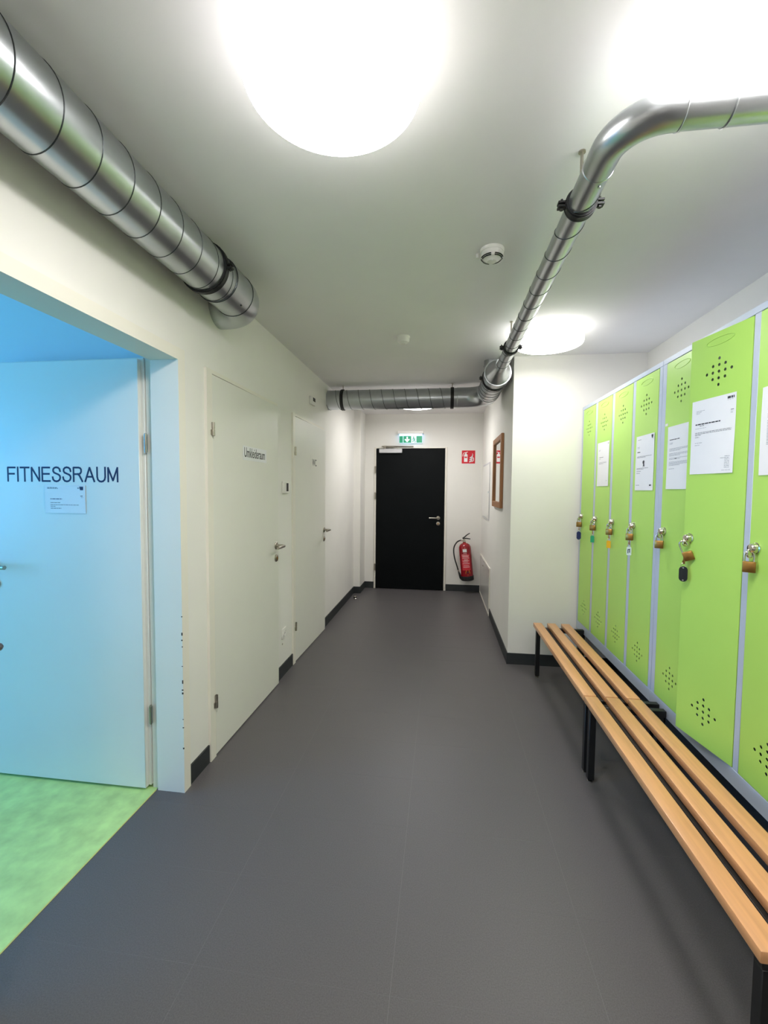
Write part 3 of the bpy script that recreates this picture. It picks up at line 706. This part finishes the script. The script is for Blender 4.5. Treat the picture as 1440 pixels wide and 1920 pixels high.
# flush cabinet and access flap
t = thing('wall_cabinet', (B1, 5.57, 1.066), 'flush white cabinet door in the wall beside the mirror', 'cabinet')
finish('frame', MB().box(B1-.008, B1, 5.19, 5.965, 1.066, 1.083).box(B1-.008, B1, 5.19, 5.965, 1.733, 1.75).box(B1-.008, B1, 5.19, 5.205, 1.083, 1.733).box(B1-.008, B1, 5.95, 5.965, 1.083, 1.733), 'light_grey', t)
finish('door', MB().box(B1-.010, B1, 5.207, 5.948, 1.085, 1.731, .002), 'plastic_white', t)
finish('latch', MB().cyl((B1-.010, 5.25, 1.40), (B1-.014, 5.25, 1.40), .012, n=16), 'locker_grey', t)
t = thing('access_panel', (B1, 5.57, .02), 'low glossy white access panel just above the floor', 'panel')
finish('frame', MB().box(B1-.012, B1, 4.972, 6.16, .002, .03).box(B1-.012, B1, 4.972, 6.16, .525, .545).box(B1-.012, B1, 4.972, 4.992, .03, .525).box(B1-.012, B1, 6.14, 6.16, .03, .525), 'frame_white', t)
finish('flap', MB().box(B1-.010, B1, 4.995, 6.137, .033, .522), 'panel_gloss', t)
finish('knob', MB().cyl((B1-.010, 5.72, .45), (B1-.016, 5.72, .45), .011, n=14), 'steel', t)

# ================================================================ SIGNS
def stroke(mb, pts, wd, y, d):
    """flat thick line in the xz plane"""
    for (xa, za), (xb, zb) in zip(pts, pts[1:]):
        v = Vector((xb-xa, 0, zb-za)).normalized()*wd/2; n = Vector((-v.z, 0, v.x))
        a = Vector((xa, y, za))-v*.4; b = Vector((xb, y, zb))+v*.4
        mb.prism([a-n, b-n, b+n, a+n], (0, -d, 0))
t = thing('exit_sign', (-.44, YB, 2.073), 'glowing green emergency exit sign above the black door', 'exit sign')
finish('housing', MB().box(-.622, -.256, YB-.075, YB, 2.195, 2.238, .005), 'plastic_white', t)
finish('led_strip', MB().box(-.595, -.285, YB-.052, YB-.020, 2.186, 2.1955), 'exit_led', t)
yp = YB-.042
pn = finish('panel', MB().box(-.598, -.278, yp, yp+.008, 2.070, 2.187), 'exit_clear', t)
for xa, xb in ((-.596, -.548), (-.540, -.432), (-.352, -.280)): finish('green_field', MB().box(xa, xb, yp-.0010, yp-.0002, 2.076, 2.168), 'exit_green', pn)
pm = MB().prism([(-.498, yp-.0012, 2.158), (-.478, yp-.0012, 2.158), (-.478, yp-.0012, 2.118), (-.460, yp-.0012, 2.130), (-.452, yp-.0012, 2.118), (-.488, yp-.0012, 2.082), (-.524, yp-.0012, 2.118), (-.516, yp-.0012, 2.130), (-.498, yp-.0012, 2.118)], (0, -.0006, 0))
finish('arrow', pm, 'exit_white', pn)
rm = MB(); cx, cz = -.392, 2.118
rm.lathe((cx-.006, yp-.0010, cz+.034), (0, -1, 0), [(0, .0085), (.0008, .0085)], 14)
for pts, wd in (([(cx-.004, cz+.022), (cx+.002, cz-.006)], .013), ([(cx-.004, cz+.018), (cx-.022, cz+.008), (cx-.028, cz-.006)], .006), ([(cx-.002, cz+.018), (cx+.014, cz+.006), (cx+.024, cz+.012)], .006), ([(cx+.002, cz-.006), (cx-.010, cz-.022), (cx-.026, cz-.026)], .008), ([(cx+.002, cz-.006), (cx+.014, cz-.018), (cx+.016, cz-.040)], .008)):
    stroke(rm, pts, wd, yp-.0010, .0007)
rm.box(-.3585, -.352, yp-.0016, yp-.0006, 2.078, 2.166)
finish('running_figure', rm, 'exit_green', pn)

t = thing('fire_sign', (.36, YB, 1.794), 'red square fire extinguisher sign on the white wall', 'sign')
x0, x1, z0, z1 = .271, .452, 1.790, 1.969
finish('plate', MB().box(x0, x1, YB-.003, YB, z0, z1), 'sign_red', t)
ys = YB-.0031
ex = MB()
bw = []
for i in range(9): a = PI*i/8; bw.append((x0+.054+.024*math.cos(a), ys, z0+.112+.022*math.sin(a)))
ex.prism([(x0+.078, ys, z0+.022), ]+bw+[(x0+.030, ys, z0+.022)], (0, -.0008, 0))
ex.box(x0+.046, x0+.062, ys-.0008, ys, z0+.13, z0+.150)
stroke(ex, [(x0+.05, z0+.150), (x0+.078, z0+.158)], .008, ys, .0008); stroke(ex, [(x0+.05, z0+.148), (x0+.026, z0+.144), (x0+.016, z0+.126), (x0+.014, z0+.10)], .007, ys, .0008)
finish('extinguisher_symbol', ex, 'sign_white', t)
fm = MB()
for k_, (bx, hz_) in enumerate(((.100, .05), (.104, .085), (.108, .122))):
    cs = [(x0+bx+.005, z0+.022+k_*.028), (x0+bx+.022, z0+.030+k_*.028), (x0+bx+.036, z0+.044+k_*.030), (x0+bx+.040, z0+.064+k_*.030), (x0+bx+.036, z0+.082+k_*.028)]
    wds = [.016, .014, .010, .005]
    for q in range(4): stroke(fm, cs[q:q+2], wds[q], ys, .0008)
stroke(fm, [(x0+.135, z0+.024), (x0+.158, z0+.038), (x0+.162, z0+.062), (x0+.155, z0+.08)], .010, ys, .0008)
finish('flame_symbol', fm, 'sign_white', t)
finish('symbol_band', MB().box(x0+.036, x0+.072, ys-.0012, ys-.0006, z0+.076, z0+.094), 'sign_red', t)

# ================================================================ FIRE EXTINGUISHER
ec = Vector((.372, YB-.115, .185))
t = thing('fire_extinguisher', ec, 'red fire extinguisher with black hose hanging on the wall', 'extinguisher')
lean = Matrix.Translation(ec) @ Matrix.Rotation(-.10, 4, 'Y') @ Matrix.Diagonal((1, 1, 1.10, 1))
def ef(name, mb, mt, par=None): return finish(name, mb.xf(lean), mt, par or t)
r = .0835
ef('cylinder', MB().lathe((0, 0, 0), (0, 0, 1), [(.02, r), (.395, r), (.42, r*.96), (.445, r*.80), (.462, r*.52), (.468, .022), (.48, .022)], 40), 'ext_red')
ef('base_boot', MB().lathe((0, 0, 0), (0, 0, 1), [(0, r-.004), (.006, r+.004), (.055, r+.005), (.058, r+.001)], 40), 'rubber')
ef('valve', MB().lathe((0, 0, .475), (0, 0, 1), [(0, .02), (.02, .02), (.022, .014), (.045, .014)], 20).cyl((0, 0, .50), (-.04, 0, .502), .009, n=12), 'chrome')
ef('carry_handle', MB().loft([(-.018, 0, .522), (.03, 0, .523), (.085, 0, .512)], [.008, .0075, .006], 10), 'black_steel')
ef('squeeze_lever', MB().loft([(-.020, 0, .527), (.0, 0, .535), (.045, 0, .566), (.085, 0, .585)], [.008, .008, .007, .0055], 10), 'black_steel')
hp = [(-.03, 0, .502), (-.055, -.005, .503), (-.10, -.01, .485), (-.143, -.01, .43), (-.155, -.01, .36), (-.148, -.01, .28), (-.13, -.01, .20), (-.113, -.01, .125)]
sp = []
for i in range(len(hp)-1):
    P = [Vector(hp[max(0, min(len(hp)-1, i+k_))]) for k_ in (-1, 0, 1, 2)]
    for s_ in range(5):
        u = s_/5; sp.append(.5*((2*P[1])+(P[2]-P[0])*u+(2*P[0]-5*P[1]+4*P[2]-P[3])*u*u+(-P[0]+3*P[1]-3*P[2]+P[3])*u**3))
sp.append(Vector(hp[-1]))
hose = ef('hose', MB().loft(sp, .0085, 12), 'rubber')
ef('ferrule', MB().cyl((-.028, 0, .502), (-.056, -.004, .5035), .0095, n=12), 'chrome', hose); ef('ferrule', MB().cyl((-.116, -.01, .138), (-.108, -.01, .108), .0098, n=12), 'chrome', hose)
ef('nozzle', MB().loft([(-.111, -.01, .115), (-.098, -.01, .07), (-.088, -.01, .04), (-.080, -.01, .018)], [.010, .014, .019, .014], 14), 'rubber', hose)
def patch(a0, a1, z0, z1, rr_, n=10):
    vs = []; fs = []
    for z in (z0, z1):
        for i in range(n+1): a = a0+(a1-a0)*i/n; vs.append((rr_*math.sin(a), -rr_*math.cos(a), z))
    for i in range(n): fs.append((i, i+1, n+2+i, n+1+i))
    return MB().add(vs, fs)
lb = ef('label', patch(-.75, .65, .135, .335, r+.0006), 'ext_label')
pt_ = MB()
for z, a0, a1 in ((.345, -.35, .2), (.325, -.6, .25), (.312, -.6, .5), (.30, -.55, .45), (.283, -.6, .55), (.265, -.35, .3), (.262, -.35, .3), (.25, -.6, .5), (.235, -.5, .3), (.215, -.6, .55), (.19, -.5, .4), (.172, -.55, .5)):
    q = patch(a0, a1, z, z+.006, r+.0012, 8); pt_.add(q.v, q.f)
ef('label_print', pt_, 'ext_text', lb)['kind'] = 'stuff'
ef('inspection_sticker', patch(-.42, .22, .362, .40, r+.0012), 'paper')
pent = [(math.sin(2*PI*i/5)*.033, math.cos(2*PI*i/5)*.033) for i in range(5)]
def cyl_poly(pts, ac, zc, rr_): return MB().add([(rr_*math.sin(ac+x/r), -rr_*math.cos(ac+x/r), zc+z) for x, z in pts], [tuple(range(len(pts)))])
sk = ef('seal_sticker', cyl_poly([(math.sin(PI+2*PI*i/5)*.034, math.cos(PI+2*PI*i/5)*.034) for i in range(5)], .12, .108, r+.0012), 'yellow')
ef('seal_print', cyl_poly([(-.012, .008), (.010, .010), (.012, .004), (-.004, -.010), (-.012, -.004)], .12, .108, r+.0018), 'ink', sk)
finish('wall_bracket', MB().box(ec.x-.06, ec.x-.0, YB-.034, YB, .50, .60, .002), 'black_steel', t)

# ================================================================ GYM MACHINE HANDLE in the open doorway
t = thing('gym_machine', (-2.12, 1.36, 0), 'gym machine reaching a dark rounded grip past the open door', 'gym machine')
finish('foot_plate', MB().box(-2.36, -1.95, 1.16, 1.56, 0, .03, .008, 2), 'black_steel', t)
finish('post', MB().loft([(-2.16, 1.36, .02), (-2.15, 1.38, .5), (-2.12, 1.40, .80)], [.035, .030, .026], 18), 'locker_grey', t)
finish('handlebar', MB().loft([(-2.13, 1.40, .77), (-2.0, 1.43, .775), (-1.86, 1.46, .775)], .014, 14), 'steel', t)
finish('grip', MB().loft([(-1.93, 1.445, .773), (-1.80, 1.475, .776), (-1.745, 1.488, .780), (-1.728, 1.492, .783), (-1.721, 1.494, .784)], [.0185, .0185, .018, .0145, .006], 16), 'grip_brown', t)
